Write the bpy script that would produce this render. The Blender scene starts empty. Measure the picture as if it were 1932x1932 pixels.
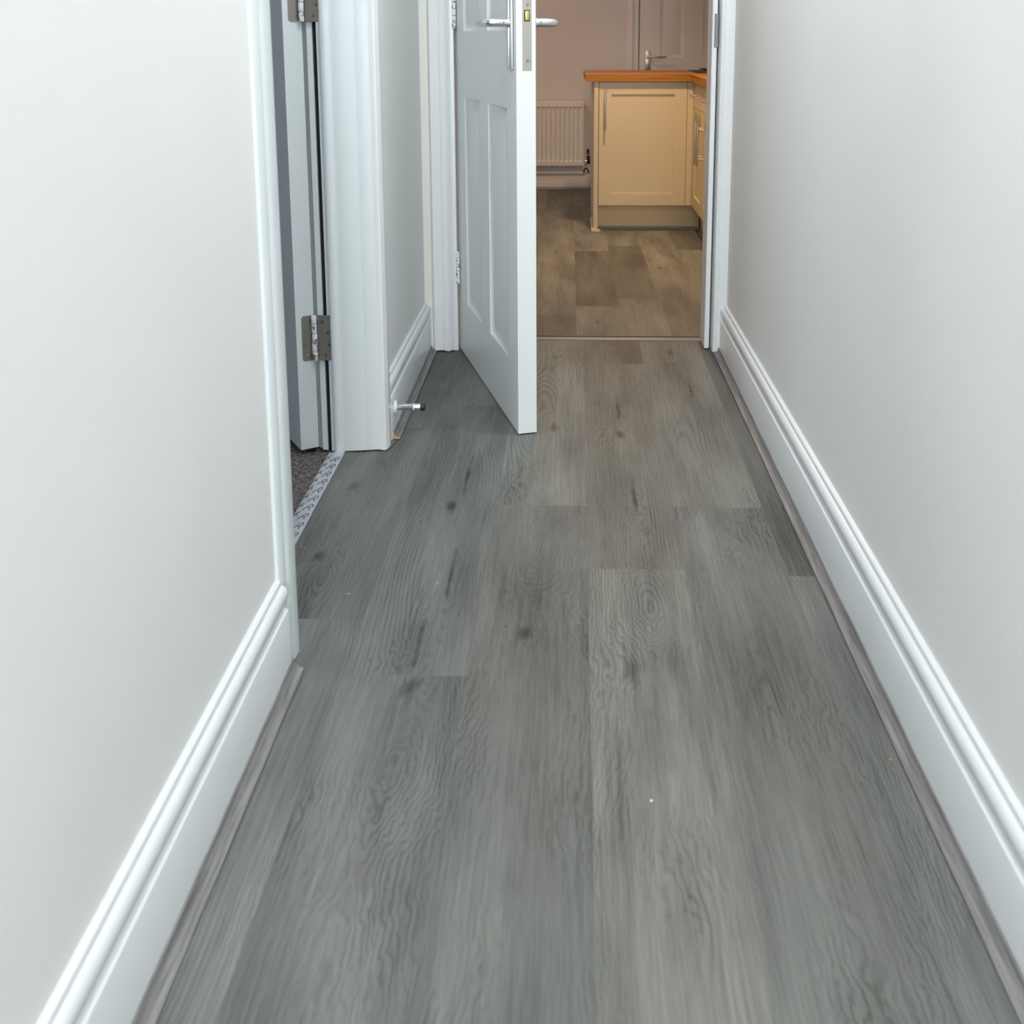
import bpy, bmesh, math, random
from mathutils import Vector, Matrix
random.seed(4)
scene = bpy.context.scene
C = scene.collection

# ------------------------------------------------------------------ camera
cam_data = bpy.data.cameras.new('camera')
cam = bpy.data.objects.new('camera', cam_data); C.objects.link(cam)
FPX, PX, PY = 1985.0, 1010.0, 420.63
right = Vector((0.9995235, 0.0307382, -0.0028183))
down = Vector((0.0026002, -0.1748274, -0.9845957))
fwd = Vector((-0.0307574, 0.9841192, -0.1748241))
up, back = -down, -fwd
cam.matrix_world = Matrix(((right.x, up.x, back.x, 0.0), (right.y, up.y, back.y, 0.0),
                           (right.z, up.z, back.z, 0.98), (0, 0, 0, 1)))
cam_data.sensor_width = 36.0
cam_data.lens = FPX / 1932.0 * 36.0
cam_data.shift_x = (966.0 - PX) / 1932.0
cam_data.shift_y = (PY - 966.0) / 1932.0
cam_data.clip_start = 0.02
cam_data.dof.use_dof = True
cam_data.dof.focus_distance = 3.2
cam_data.dof.aperture_fstop = 8.0
scene.camera = cam

# ------------------------------------------------------------------ world, lights, exposure
w = bpy.data.worlds.new('world'); scene.world = w; w.use_nodes = True
w.node_tree.nodes['Background'].inputs[0].default_value = (0.8, 0.9, 1.0, 1)
w.node_tree.nodes['Background'].inputs[1].default_value = 0.3
vs = scene.view_settings
vs.view_transform = 'Standard'; vs.look = 'None'; vs.gamma = 1.0; vs.use_curve_mapping = False
vs.exposure = 0.0

def area(name, loc, size, power, col, shape='DISK', rot=(0, 0, 0), size_y=None, spread=math.pi):
    l = bpy.data.lights.new(name, 'AREA'); l.shape = shape; l.size = size
    if size_y: l.size_y = size_y
    l.energy = power; l.color = col; l.spread = spread
    o = bpy.data.objects.new(name, l); C.objects.link(o); o.location = loc; o.rotation_euler = rot
    return o
COOL = (0.955, 0.99, 1.0)
WARM = (1.0, 0.66, 0.36)
area('hall_lamp_light', (-0.03, 1.65, 2.335), 0.15, 12.5, COOL)
area('far_hall_fill_light', (0.12, 2.45, 2.335), 0.15, 7.5, COOL)  # fill lamp added to lift the far end of the hall
area('front_fill_light', (-0.05, -2.27, 1.35), 0.8, 70.0, COOL, 'RECTANGLE', (math.radians(90), 0, 0), 1.7)  # frontal fill added behind the camera, with an unseen window to match
area('kitchen_lamp_light', (0.30, 5.35, 2.17), 0.16, 26.0, WARM, spread=math.radians(135))
area('back_kitchen_fill_light', (-0.65, 6.85, 2.17), 0.16, 8.0, (1.0, .76, .58))  # lamp added out of view to brighten the kitchen back wall
area('bedroom_fill_light', (-2.7, 1.0, 1.5), 1.1, 12.5, (0.80, 0.9, 1.0), 'SQUARE', (0, math.radians(-90), 0))  # dim fill added for the bedroom; no window stands behind it

# ------------------------------------------------------------------ node helpers
def mat(name, col=(0.8, 0.8, 0.8), rough=0.5, metal=0.0, spec=0.5):
    m = bpy.data.materials.new(name); m.use_nodes = True
    b = m.node_tree.nodes['Principled BSDF']
    b.inputs['Base Color'].default_value = (*col, 1); b.inputs['Roughness'].default_value = rough
    b.inputs['Metallic'].default_value = metal; b.inputs['Specular IOR Level'].default_value = spec
    return m
class G:
    """small helper for building node graphs"""
    def __init__(s, m): s.m = m; s.t = m.node_tree; s.b = s.t.nodes['Principled BSDF']
    def n(s, kind, **k):
        x = s.t.nodes.new(kind)
        for a, v in k.items(): setattr(x, a, v)
        return x
    def link(s, a, b): s.t.links.new(a, b)
    def put(s, sock, v):
        if isinstance(v, (int, float)): sock.default_value = v
        elif isinstance(v, tuple): sock.default_value = v
        else: s.link(v, sock)
    def math(s, op, a, b=0.0, c=0.0, clamp=False):
        x = s.n('ShaderNodeMath', operation=op); x.use_clamp = clamp
        s.put(x.inputs[0], a); s.put(x.inputs[1], b); s.put(x.inputs[2], c)
        return x.outputs[0]
    def comb(s, a, b, c):
        x = s.n('ShaderNodeCombineXYZ'); s.put(x.inputs[0], a); s.put(x.inputs[1], b); s.put(x.inputs[2], c); return x.outputs[0]
    def noise(s, vec, scale=1.0, detail=2.0, rough=0.5):
        x = s.n('ShaderNodeTexNoise'); s.link(vec, x.inputs['Vector'])
        x.inputs['Scale'].default_value = scale; x.inputs['Detail'].default_value = detail; x.inputs['Roughness'].default_value = rough
        return x.outputs['Fac']
    def mix(s, f, a, b, typ='MIX'):
        x = s.n('ShaderNodeMix', data_type='RGBA', blend_type=typ)
        s.put(x.inputs[0], f); s.put(x.inputs[6], a); s.put(x.inputs[7], b); return x.outputs[2]
    def ramp(s, f, a, b, lo=0.0, hi=1.0):
        x = s.n('ShaderNodeMapRange'); x.clamp = True
        s.put(x.inputs[0], f); x.inputs[1].default_value = a; x.inputs[2].default_value = b
        x.inputs[3].default_value = lo; x.inputs[4].default_value = hi; return x.outputs[0]
    def bump(s, h, strength, dist=0.001):
        x = s.n('ShaderNodeBump'); x.inputs['Strength'].default_value = strength; x.inputs['Distance'].default_value = dist
        s.link(h, x.inputs['Height']); s.link(x.outputs[0], s.b.inputs['Normal'])

def paint(name, col, rough, bump=0.15, scale=260, patch=0.0):
    m = mat(name, col, rough); g = G(m)
    tc = g.n('ShaderNodeTexCoord').outputs['Object']
    g.bump(g.noise(tc, scale, 3), bump, 0.0006)
    if patch:
        f = g.ramp(g.noise(tc, 3.0, 3), 0.35, 0.7)
        g.link(g.mix(f, (*col, 1), tuple(c * (1 - patch) for c in col) + (1,)), g.b.inputs['Base Color'])
    return m

M = {}
M['wall'] = paint('wall_emulsion', (0.86, 0.87, 0.86), 0.55, 0.12, 320, 0.03)
M['kitchen_wall'] = paint('kitchen_emulsion', (0.78, 0.73, 0.72), 0.6, 0.12, 320, 0.03)
M['gloss'] = paint('white_gloss_paint', (0.77, 0.80, 0.82), 0.28, 0.10, 90)
M['satin'] = paint('white_satin_paint', (0.72, 0.77, 0.79), 0.38, 0.12, 120)
M['door'] = paint('white_door_paint', (0.82, 0.855, 0.86), 0.36, 0.12, 120)
M['keep'] = mat('dark_steel', (0.16, 0.16, 0.165), 0.4, 0.7)
M['cream_paint'] = paint('cream_old_paint', (0.78, 0.78, 0.73), 0.4, 0.2, 100)
M['ceiling'] = paint('ceiling_paint', (0.8, 0.8, 0.8), 0.8)
M['bedroom_wall'] = paint('bedroom_emulsion', (0.45, 0.46, 0.5), 0.7)
M['cream'] = paint('cream_cabinet', (0.60, 0.50, 0.325), 0.38, 0.06, 200)
M['panel_side'] = paint('pale_end_panel', (0.62, 0.60, 0.60), 0.5, 0.06, 200)
M['plinth'] = paint('plinth_board', (0.66, 0.52, 0.31), 0.45, 0.06, 200)
M['bead'] = paint('beige_bead', (0.62, 0.50, 0.38), 0.5)
M['chrome'] = mat('chrome', (0.82, 0.83, 0.85), 0.12, 1.0)
M['satin_metal'] = mat('satin_metal', (0.72, 0.73, 0.74), 0.30, 1.0)
M['handle_metal'] = mat('brushed_handle', (0.62, 0.58, 0.54), 0.35, 1.0)
M['nosing'] = mat('dull_nosing_metal', (0.24, 0.225, 0.22), 0.5, 0.6)
M['black'] = mat('black_rubber', (0.012, 0.012, 0.013), 0.5)
M['dark'] = mat('dark_gap', (0.02, 0.018, 0.016), 0.9)  # near-black; also stands in for shade in gaps
M['mdf'] = mat('raw_mdf', (0.55, 0.33, 0.13), 0.8)
M['brass'] = mat('brass_latch', (0.75, 0.55, 0.22), 0.3, 1.0)
M['rad'] = mat('radiator_enamel', (0.78, 0.74, 0.72), 0.4)
M['plastic'] = mat('white_plastic', (0.8, 0.82, 0.82), 0.35)
M['diffuser'] = mat('lamp_diffuser', (0.9, 0.9, 0.9), 0.5)
_g = G(M['diffuser']); _g.b.inputs['Emission Color'].default_value = (1, 1, 1, 1); _g.b.inputs['Emission Strength'].default_value = 3.0
M['red'] = mat('dark_red_cap', (0.16, 0.01, 0.01), 0.4)

def hinge_metal(name, col, paint_amt):
    m = mat(name, col, 0.45, 0.6); g = G(m)
    tc = g.n('ShaderNodeTexCoord').outputs['Object']
    f = g.ramp(g.noise(tc, 55, 4, 0.6), paint_amt, paint_amt + 0.03)
    g.link(g.mix(f, (*col, 1), (0.78, 0.80, 0.82, 1)), g.b.inputs['Base Color'])
    g.link(g.ramp(f, 0, 1, 0.6, 0.0), g.b.inputs['Metallic'])
    g.bump(f, 0.4, 0.0005)
    return m
M['hinge_leaf'] = hinge_metal('hinge_leaf_metal', (0.27, 0.25, 0.22), 0.66)
M['knuckle'] = hinge_metal('painted_knuckle', (0.30, 0.30, 0.31), 0.43)
M['faceplate'] = hinge_metal('latch_faceplate', (0.42, 0.41, 0.38), 0.72)
M['screw'] = mat('screw_steel', (0.34, 0.32, 0.29), 0.35, 0.9)

# ---- grey oak vinyl plank: grain laid along v of the plank's own uv, tone per plank
KNOTS = [(-0.244, 2.083, 0.022, 1.5, 0.8), (-0.475, 1.862, 0.016, 1.5, 0.7), (-0.027, 2.039, 0.05, 1.6, 0.6), (-0.07, 1.605, 0.02, 1.4, 0.7),
 (0.309, 2.047, 0.035, 1.5, 0.6), (0.146, 2.14, 0.0075, 12.0, 0.9), (0.13, 2.506, 0.018, 1.5, 0.8), (0.135, 2.66, 0.0065, 14.0, 0.9),
 (0.102, 1.506, 0.022, 2.0, 0.5), (0.109, 1.336, 0.045, 1.8, 0.5), (-0.034, 2.549, 0.02, 1.5, 0.7), (0.347, 2.84, 0.0065, 12.0, 0.9),
 (-0.233, 1.097, 0.05, 1.0, 0.5), (0.111, 1.193, 0.03, 1.5, 0.4), (0.163, 1.536, 0.05, 0.7, 0.5), (-0.214, 1.79, 0.0065, 16.0, 0.9),
 (-0.242, 1.57, 0.007, 9.0, 0.8), (0.324, 3.196, 0.014, 3.0, 0.8), (-0.47, 2.171, 0.02, 2.0, 0.5), (-0.225, 2.22, 0.006, 16.0, 0.85),
 (-0.028, 1.771, 0.05, 1.6, 0.45), (-0.09, 1.487, 0.05, 2.0, 0.4), (0.322, 1.477, 0.05, 2.5, 0.35), (0.341, 1.237, 0.05, 3.0, 0.3),
 (-0.045, 1.17, 0.05, 2.0, 0.25), (-0.241, 1.449, 0.02, 2.0, 0.5),
 (0.02, 4.169, 0.03, 1.5, 0.3), (0.317, 5.186, 0.05, 1.5, 0.5), (0.137, 5.444, 0.04, 1.5, 0.5), (0.459, 5.127, 0.02, 1.5, 0.6),
 (0.481, 4.682, 0.04, 0.8, 0.4), (-0.059, 5.51, 0.015, 2.0, 0.6), (-0.075, 4.429, 0.03, 1.0, 0.5)]
def floor_material(name, knots):
    m = mat(name, (0.25, 0.25, 0.24), 0.52, 0, 0.30); g = G(m)
    uv = g.n('ShaderNodeUVMap', uv_map='UVMap').outputs[0]
    sx = g.n('ShaderNodeSeparateXYZ'); g.link(uv, sx.inputs[0]); u, v = sx.outputs[0], sx.outputs[1]
    at = g.n('ShaderNodeAttribute', attribute_name='plank'); sc = g.n('ShaderNodeSeparateColor'); g.link(at.outputs['Color'], sc.inputs[0])
    seed, tone, warm = sc.outputs[0], sc.outputs[1], sc.outputs[2]
    seedz = g.math('MULTIPLY', seed, 37.0)
    ob = g.n('ShaderNodeTexCoord').outputs['Object']
    so = g.n('ShaderNodeSeparateXYZ'); g.link(ob, so.inputs[0])
    wob = g.noise(g.comb(g.math('MULTIPLY', so.outputs[0], 55), g.math('MULTIPLY', so.outputs[1], 22), 0.0), 1.0, 3)
    wob = g.math('MULTIPLY', g.math('SUBTRACT', wob, 0.5), 1.9)
    kd = None; kw = None
    for (kx, ky, r, st, a) in knots:
        dx = g.math('MULTIPLY', g.math('SUBTRACT', so.outputs[0], kx), 1 / r)
        dy = g.math('MULTIPLY', g.math('SUBTRACT', so.outputs[1], ky), 1 / (r * st * 1.3))
        d = g.math('SQRT', g.math('ADD', g.math('MULTIPLY', dx, dx), g.math('MULTIPLY', dy, dy)))
        d = g.math('ADD', d, wob)
        e = g.math('MULTIPLY', g.ramp(d, 1.3 if r > .025 else .9, 0.0, 0.0, 1.0), a * (0.42 if r > 0.025 else 1.25))
        wr = g.ramp(d, 3.2, 0.3, 0.0, 0.035)
        kd = e if kd is None else g.math('MAXIMUM', kd, e)
        kw = wr if kw is None else g.math('MAXIMUM', kw, wr)
    # growth rings cut by the board face
    depth = g.noise(g.comb(g.math('MULTIPLY', v, 1.9), seedz, 3.1), 1.0, 1.0)
    depth = g.math('MULTIPLY', g.math('SUBTRACT', depth, 0.40), 0.20)
    axx = g.noise(g.comb(g.math('MULTIPLY', v, 1.4), seedz, 9.7), 1.0, 1.0)
    axx = g.math('MULTIPLY', g.math('SUBTRACT', axx, 0.5), 0.12)
    uu = g.math('SUBTRACT', g.math('SUBTRACT', u, 0.09), axx)
    wig = g.noise(g.comb(g.math('MULTIPLY', u, 15), g.math('MULTIPLY', v, 3.0), seedz), 1.0, 1)
    wig = g.math('MULTIPLY', g.math('SUBTRACT', wig, 0.5), 0.012)
    rr = g.math('SQRT', g.math('ADD', g.math('MULTIPLY', uu, uu), g.math('MULTIPLY', depth, depth)))
    rr = g.math('ADD', g.math('ADD', rr, wig), kw)
    ring = g.math('SINE', g.math('MULTIPLY', rr, 2 * math.pi / 0.0074))
    ring = g.math('POWER', g.math('MULTIPLY_ADD', ring, 0.5, 0.5), 2.2)
    rmask = g.noise(g.comb(g.math('MULTIPLY', u, 9), g.math('MULTIPLY', v, 3), g.math('ADD', seedz, 5.0)), 1.0, 2)
    rmask = g.ramp(rmask, 0.40, 0.66, 0.10, 1.0)
    # fine fibres and pores
    fib = g.noise(g.comb(g.math('MULTIPLY', u, 420), g.math('MULTIPLY', v, 16), seedz), 1.0, 3, 0.6)
    fib2 = g.noise(g.comb(g.math('MULTIPLY', g.math('ADD', u, wig), 170), g.math('MULTIPLY', v, 4), seedz), 1.0, 3, 0.65)
    # broad cloudy tone
    cl = g.noise(g.comb(g.math('MULTIPLY', u, 11), g.math('MULTIPLY', v, 2.0), g.math('ADD', seedz, 1.3)), 1.0, 3, 0.5)
    fac = g.math('ADD', g.ramp(cl, 0.28, 0.72, 0.72, 1.33), g.ramp(fib, 0.25, 0.75, -0.17, 0.17))
    fac = g.math('ADD', fac, g.ramp(fib2, 0.28, 0.72, -0.17, 0.17))
    fac = g.math('SUBTRACT', fac, g.math('MULTIPLY', g.math('MULTIPLY', ring, rmask), 0.36))
    fac = g.math('MULTIPLY', fac, g.math('SUBTRACT', 1.0, g.math('MULTIPLY', kd, 0.62)))
    fac = g.math('MULTIPLY', fac, g.math('MULTIPLY', tone, 2.0))
    base = g.mix(warm, (0.150, 0.156, 0.147, 1), (0.163, 0.155, 0.135, 1))
    brown = g.mix(kd, base, (0.13, 0.115, 0.104, 1))
    x = g.n('ShaderNodeVectorMath', operation='SCALE'); g.link(brown, x.inputs[0]); g.link(fac, x.inputs['Scale'])
    g.link(x.outputs[0], g.b.inputs['Base Color'])
    g.bump(g.math('SUBTRACT', fib, g.math('MULTIPLY', g.math('MULTIPLY', ring, rmask), 0.6)), 0.22, 0.0004)
    return m
M['floor'] = floor_material('grey_oak_vinyl', [k for k in KNOTS if k[1] < 3.4])
M['kitchen_floor'] = floor_material('kitchen_oak_vinyl', [k for k in KNOTS if k[1] >= 3.4])

def scotia_material():
    m = mat('grey_scotia_foil', (0.36, 0.345, 0.34), 0.5); g = G(m)
    tc = g.n('ShaderNodeTexCoord').outputs['Object']
    mp = g.n('ShaderNodeMapping'); mp.inputs['Scale'].default_value = (260, 9, 260); g.link(tc, mp.inputs[0])
    f = g.noise(mp.outputs[0], 1, 3, 0.6)
    g.link(g.mix(g.ramp(f, 0.3, 0.7), (0.13, 0.125, 0.125, 1), (0.29, 0.28, 0.28, 1)), g.b.inputs['Base Color'])
    return m
M['scotia'] = scotia_material()

def worktop_material():
    m = mat('oak_worktop', (0.4, 0.2, 0.07), 0.42, 0, 0.25); g = G(m)
    tc = g.n('ShaderNodeTexCoord').outputs['Object']
    mp = g.n('ShaderNodeMapping'); mp.inputs['Scale'].default_value = (3, 60, 90); g.link(tc, mp.inputs[0])
    f = g.noise(mp.outputs[0], 1, 4, 0.6)
    g.link(g.mix(g.ramp(f, 0.3, 0.7), (0.26, 0.10, 0.010, 1), (0.44, 0.19, 0.022, 1)), g.b.inputs['Base Color'])
    return m
M['worktop'] = worktop_material()

def carpet_material():
    m = mat('grey_carpet', (0.1, 0.1, 0.1), 0.95, 0, 0.1); g = G(m)
    tc = g.n('ShaderNodeTexCoord').outputs['Object']
    f = g.noise(tc, 210, 3, 0.8); f2 = g.noise(tc, 30, 2)
    col = g.mix(g.ramp(f, 0.40, 0.62), (0.025, 0.021, 0.02, 1), (0.30, 0.28, 0.27, 1))
    g.link(g.mix(g.ramp(f2, 0.3, 0.7, 0, 0.25), col, (0.12, 0.10, 0.09, 1)), g.b.inputs['Base Color'])
    g.bump(f, 1.0, 0.004)
    return m
M['carpet'] = carpet_material()
def film_material():
    m = mat('clear_film_on_strip', (0.52, 0.55, 0.58), 0.22, 0.25); g = G(m)
    tc = g.n('ShaderNodeTexCoord').outputs['Object']
    g.bump(g.noise(tc, 70, 3), 0.5, 0.002)
    return m
M['film'] = film_material()
GLASS = mat('frosted_glass', (.9, .93, .95), .4)
GLASS.node_tree.nodes['Principled BSDF'].inputs['Transmission Weight'].default_value = 0.9
M['ink'] = mat('blue_black_print', (0.035, 0.05, 0.085), 0.5)

# ------------------------------------------------------------------ mesh helpers
def obj(name, bm, m, parent=None, loc=None, smooth=0.6):
    bmesh.ops.recalc_face_normals(bm, faces=bm.faces)
    me = bpy.data.meshes.new(name)
    for f in bm.faces: f.smooth = True
    for e in bm.edges:
        if len(e.link_faces) == 2: e.smooth = e.calc_face_angle(0) < smooth
        else: e.smooth = False
    bm.to_mesh(me); bm.free(); me.materials.append(m)
    o = bpy.data.objects.new(name, me); C.objects.link(o)
    if parent is not None: o.parent = parent
    if loc is not None: o.location = loc
    return o
def tag(o, label=None, cat=None, group=None, kind=None):
    if label: o['label'] = label
    if cat: o['category'] = cat
    if group: o['group'] = group
    if kind: o['kind'] = kind
    return o
def empty(name, loc=(0, 0, 0), rz=0.0):
    o = bpy.data.objects.new(name, None); C.objects.link(o); o.location = loc; o.rotation_euler = (0, 0, rz); o.empty_display_size = 0.05
    return o
def bx(bm, x0, x1, y0, y1, z0, z1, bev=0.0, seg=2):
    vs_ = [bm.verts.new((x, y, z)) for x in (x0, x1) for y in (y0, y1) for z in (z0, z1)]
    fs = [(0, 1, 3, 2), (4, 6, 7, 5), (0, 4, 5, 1), (2, 3, 7, 6), (0, 2, 6, 4), (1, 5, 7, 3)]
    faces = [bm.faces.new([vs_[i] for i in f]) for f in fs]
    if bev:
        es = list({e for f in faces for e in f.edges})
        bmesh.ops.bevel(bm, geom=es, offset=bev, segments=seg, affect='EDGES', profile=0.5)
    return bm
def box(x0, x1, y0, y1, z0, z1, bev=0.0, seg=2): return bx(bmesh.new(), x0, x1, y0, y1, z0, z1, bev, seg)
def prism(bm, pts, fn, t0, t1, jit0=0.0):
    a = [bm.verts.new(fn(p[0], p[1], t0 + (random.uniform(0, jit0) if jit0 else 0))) for p in pts]
    b = [bm.verts.new(fn(p[0], p[1], t1)) for p in pts]
    n = len(pts)
    for i in range(n): bm.faces.new((a[i], a[(i + 1) % n], b[(i + 1) % n], b[i]))
    bm.faces.new(a); bm.faces.new(list(reversed(b)))
    return bm
def tube(bm, path, r, n=14, caps=True):
    """round bar along a polyline; r may be a list"""
    path = [Vector(p) for p in path]; rs = r if isinstance(r, (list, tuple)) else [r] * len(path)
    rings = []; prev = None
    for i, p in enumerate(path):
        d = (path[min(i + 1, len(path) - 1)] - path[max(i - 1, 0)]).normalized()
        if prev is None: a = d.orthogonal().normalized()
        else: a = (prev - d * prev.dot(d)).normalized()
        prev = a; b = d.cross(a)
        rings.append([bm.verts.new(p + (a * math.cos(2 * math.pi * k / n) + b * math.sin(2 * math.pi * k / n)) * rs[i]) for k in range(n)])
    for i in range(len(rings) - 1):
        for k in range(n): bm.faces.new((rings[i][k], rings[i][(k + 1) % n], rings[i + 1][(k + 1) % n], rings[i + 1][k]))
    if caps: bm.faces.new(rings[0]); bm.faces.new(list(reversed(rings[-1])))
    return bm
def bez(p0, p1, p2, n=8):
    p0, p1, p2 = Vector(p0), Vector(p1), Vector(p2)
    return [p0 * (1 - t) ** 2 + p1 * 2 * t * (1 - t) + p2 * t * t for t in [i / n for i in range(n + 1)]]
def copy_tree(o, parent=None):
    c = o.copy(); C.objects.link(c); c.parent = parent
    for ch in [x for x in scene.objects if x.parent == o and x is not c]: copy_tree(ch, c)
    return c

# ------------------------------------------------------------------ floors
def lerp(a, b, t): return a + (b - a) * t
# (p0, p1, [(q0, q1, tone, warm)...]); x = 0.024 + p + 0.008*q in the hall
HALL = [
 (-0.765, -0.575, [(-2.4, 0.2, .95, .1), (0.2, 1.4, 1.0, .1), (1.4, 2.6, .95, .1)]),
 (-0.575, -0.385, [(-2.2, -0.8, 1.0, .1), (-0.8, 0.42, .95, .2), (0.42, 1.64, 1.10, .0), (1.64, 2.89, .90, .1), (2.89, 3.34, .78, .1)]),
 (-0.385, -0.191, [(-2.4, -0.96, .9, .1), (-0.96, 0.26, 1.0, .1), (0.26, 1.484, 1.0, .1), (1.484, 2.704, .98, .1), (2.704, 3.34, .95, .1)]),
 (-0.191, 0.0, [(-2.4, -1.57, 1.0, .1), (-1.57, -0.35, .9, .1), (-0.35, 0.872, 1.0, .1), (0.872, 2.092, .90, .2), (2.092, 3.34, 1.16, .3)]),
 (0.0, 0.183, [(-2.4, -0.62, 1.0, .1), (-0.62, 0.60, .9, .1), (0.60, 1.825, 1.20, .45), (1.825, 3.077, 1.0, .6), (3.077, 3.34, .80, .9)]),
 (0.183, 0.371, [(-2.4, -1.57, 1.0, .1), (-1.57, -0.35, .95, .1), (-0.35, 0.865, 1.05, .1), (0.865, 2.091, 0.97, .25), (2.091, 3.31, 1.02, .4), (3.31, 3.34, 1.0, .5)]),
 (0.371, 0.50, [(-2.4, -0.65, 1.0, .1), (-0.65, 0.58, .9, .1), (0.58, 1.807, 1.08, .1), (1.807, 3.03, .76, .0), (3.03, 3.34, .74, .0)])]
KCOLS = [-1.52, -1.33, -1.14, -0.95, -0.765, -0.575, -0.385, -0.191, 0.0, 0.183, 0.363, 0.548, 0.735, 0.925, 1.115, 1.36]
KJ = {0.0: ([3.18, 4.36, 5.533, 6.71], [1.0, 1.02, .74, 1.0, .9]), 0.183: ([3.31, 4.49, 5.68, 6.86], [1.0, 1.04, .76, 1.0, .95]),
      -0.191: ([4.225, 5.405, 6.585], [.84, 1.0, .95, .85]), 0.363: ([3.79, 4.965, 6.14], [1.0, .98, 1.02, .9]),
      0.548: ([4.39, 5.57, 6.75], [1.0, 1.02, .72, .9]), -0.385: ([4.62, 5.8, 6.98], [1.0, .97, .9, .95])}
def plank_floor(name, cols, z, xf, ymin, ymax, m='floor'):
    bm = bmesh.new(); uvl = bm.loops.layers.uv.new('UVMap'); cl = bm.loops.layers.float_color.new('plank')
    sd = 0
    for (p0, p1, rows) in cols:
        for (q0, q1, tone, warm) in rows:
            a, b = max(q0, ymin), min(q1, ymax)
            if a >= b: continue
            sd += 1; seed = (sd * 0.6180339) % 1.0
            f = bm.faces.new([bm.verts.new((xf(p, q), q, z)) for p, q in ((p0, a), (p1, a), (p1, b), (p0, b))])
            for l, (p, q) in zip(f.loops, ((p0, a), (p1, a), (p1, b), (p0, b))):
                l[uvl].uv = (p - p0, q - q0); l[cl] = (seed, tone * 0.5, warm, 1.0)
    me = bpy.data.meshes.new(name); bm.to_mesh(me); bm.free(); me.materials.append(M[m])
    o = bpy.data.objects.new(name, me); C.objects.link(o); return o
hall_floor = plank_floor('floor', [(max(c[0], -0.575) if c[0] > -0.6 else c[0], c[1], c[2]) for c in HALL], 0.0, lambda p, q: max(0.024 + p + 0.008 * q, -0.536), -2.3, 3.34)
tag(hall_floor, 'grey oak plank floor running the length of the hallway', 'floor', kind='structure')
kcols = []
for i in range(len(KCOLS) - 1):
    p0, p1 = KCOLS[i], KCOLS[i + 1]
    if p0 in KJ: js, tn = KJ[p0]
    else:
        j0 = 3.4 + random.uniform(0, 1.1); js = [j0 + 1.18 * k for k in range(4)]; tn = [random.uniform(.82, 1.05) for _ in range(5)]
    ed = [3.0] + js + [8.2]; kcols.append((p0, p1, [(ed[k], ed[k + 1], (1 + (tn[k] - 1) * 1.35) * 1.10, .5) for k in range(len(ed) - 1)]))
kf = plank_floor('floor', kcols, -0.155, lambda p, q: 0.037 + p, 3.345, 7.9, 'kitchen_floor')
tag(kf, 'oak plank floor in the kitchen beyond the metal threshold', 'floor', kind='structure')

# ------------------------------------------------------------------ walls and ceilings
XL, XR = -0.4475, 0.4925          # hallway wall faces
def struct(name, bm, m, label, cat, parent=None):
    o = obj(name, bm, m, parent)
    if parent is None: tag(o, label, cat, kind='structure')
    return o
bm = bmesh.new()
bx(bm, -0.600, XL, -2.3, 1.515, -0.01, 2.36)
bx(bm, -0.600, XL, 2.405, 3.205, -0.01, 2.36)
bx(bm, -0.600, XL, 1.515, 2.405, 2.03, 2.36)
struct('wall_left', bm, M['wall'], 'white hallway wall holding the bedroom doorway', 'wall')
struct('wall_right', box(XR, 0.62, -2.3, 3.205, -0.01, 2.36), M['wall'], 'plain white hallway wall without openings', 'wall')
bm = bmesh.new()
bx(bm, -1.55, -0.382, 3.205, 3.335, -0.16, 2.36)
bx(bm, 0.466, 1.55, 3.205, 3.335, -0.16, 2.36)
bx(bm, -0.382, 0.466, 3.205, 3.335, 2.04, 2.36)
struct('wall_end', bm, M['wall'], 'end wall of the hallway around the kitchen doorway', 'wall')
bm = bmesh.new()
bx(bm, -0.60, -0.38, -2.42, -2.3, -0.01, 2.36); bx(bm, 0.48, 0.62, -2.42, -2.3, -0.01, 2.36); bx(bm, -0.38, 0.48, -2.42, -2.3, -0.01, 0.45); bx(bm, -0.38, 0.48, -2.42, -2.3, 2.25, 2.36)
struct('wall_behind', bm, M['wall'], 'hallway wall behind the viewpoint', 'wall')
bm = bmesh.new()
for a in ((-.38, -.34, .45, 2.25), (.44, .48, .45, 2.25), (-.34, .44, .45, .49), (-.34, .44, 2.21, 2.25)): bx(bm, a[0], a[1], -2.39, -2.33, a[2], a[3], .003, 1)
win = struct('added_window_1', bm, M['gloss'], 'tall unseen window added at the entry end to light the hallway', 'window')  # unseen window, added to go with the frontal fill
obj('pane', box(-.34, .44, -2.365, -2.355, .49, 2.21), GLASS, win)
struct('ceiling', box(-0.60, 0.62, -2.42, 3.335, 2.36, 2.42), M['ceiling'], 'hallway ceiling', 'ceiling')
# bedroom shell
struct('wall_bedroom_side', box(-3.0, -2.9, -0.6, 3.205, -0.01, 2.36), M['bedroom_wall'], 'far side wall of the bedroom', 'wall')
struct('wall_bedroom_near', box(-2.9, -0.60, -0.7, -0.6, -0.01, 2.36), M['bedroom_wall'], 'near wall of the bedroom', 'wall')
struct('wall_bedroom_back', box(-2.9, -0.60, 3.205, 3.3, -0.01, 2.36), M['bedroom_wall'], 'back wall of the bedroom', 'wall')
struct('ceiling', box(-3.0, -0.60, -0.7, 3.3, 2.36, 2.42), M['ceiling'], 'bedroom ceiling', 'ceiling')
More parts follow.
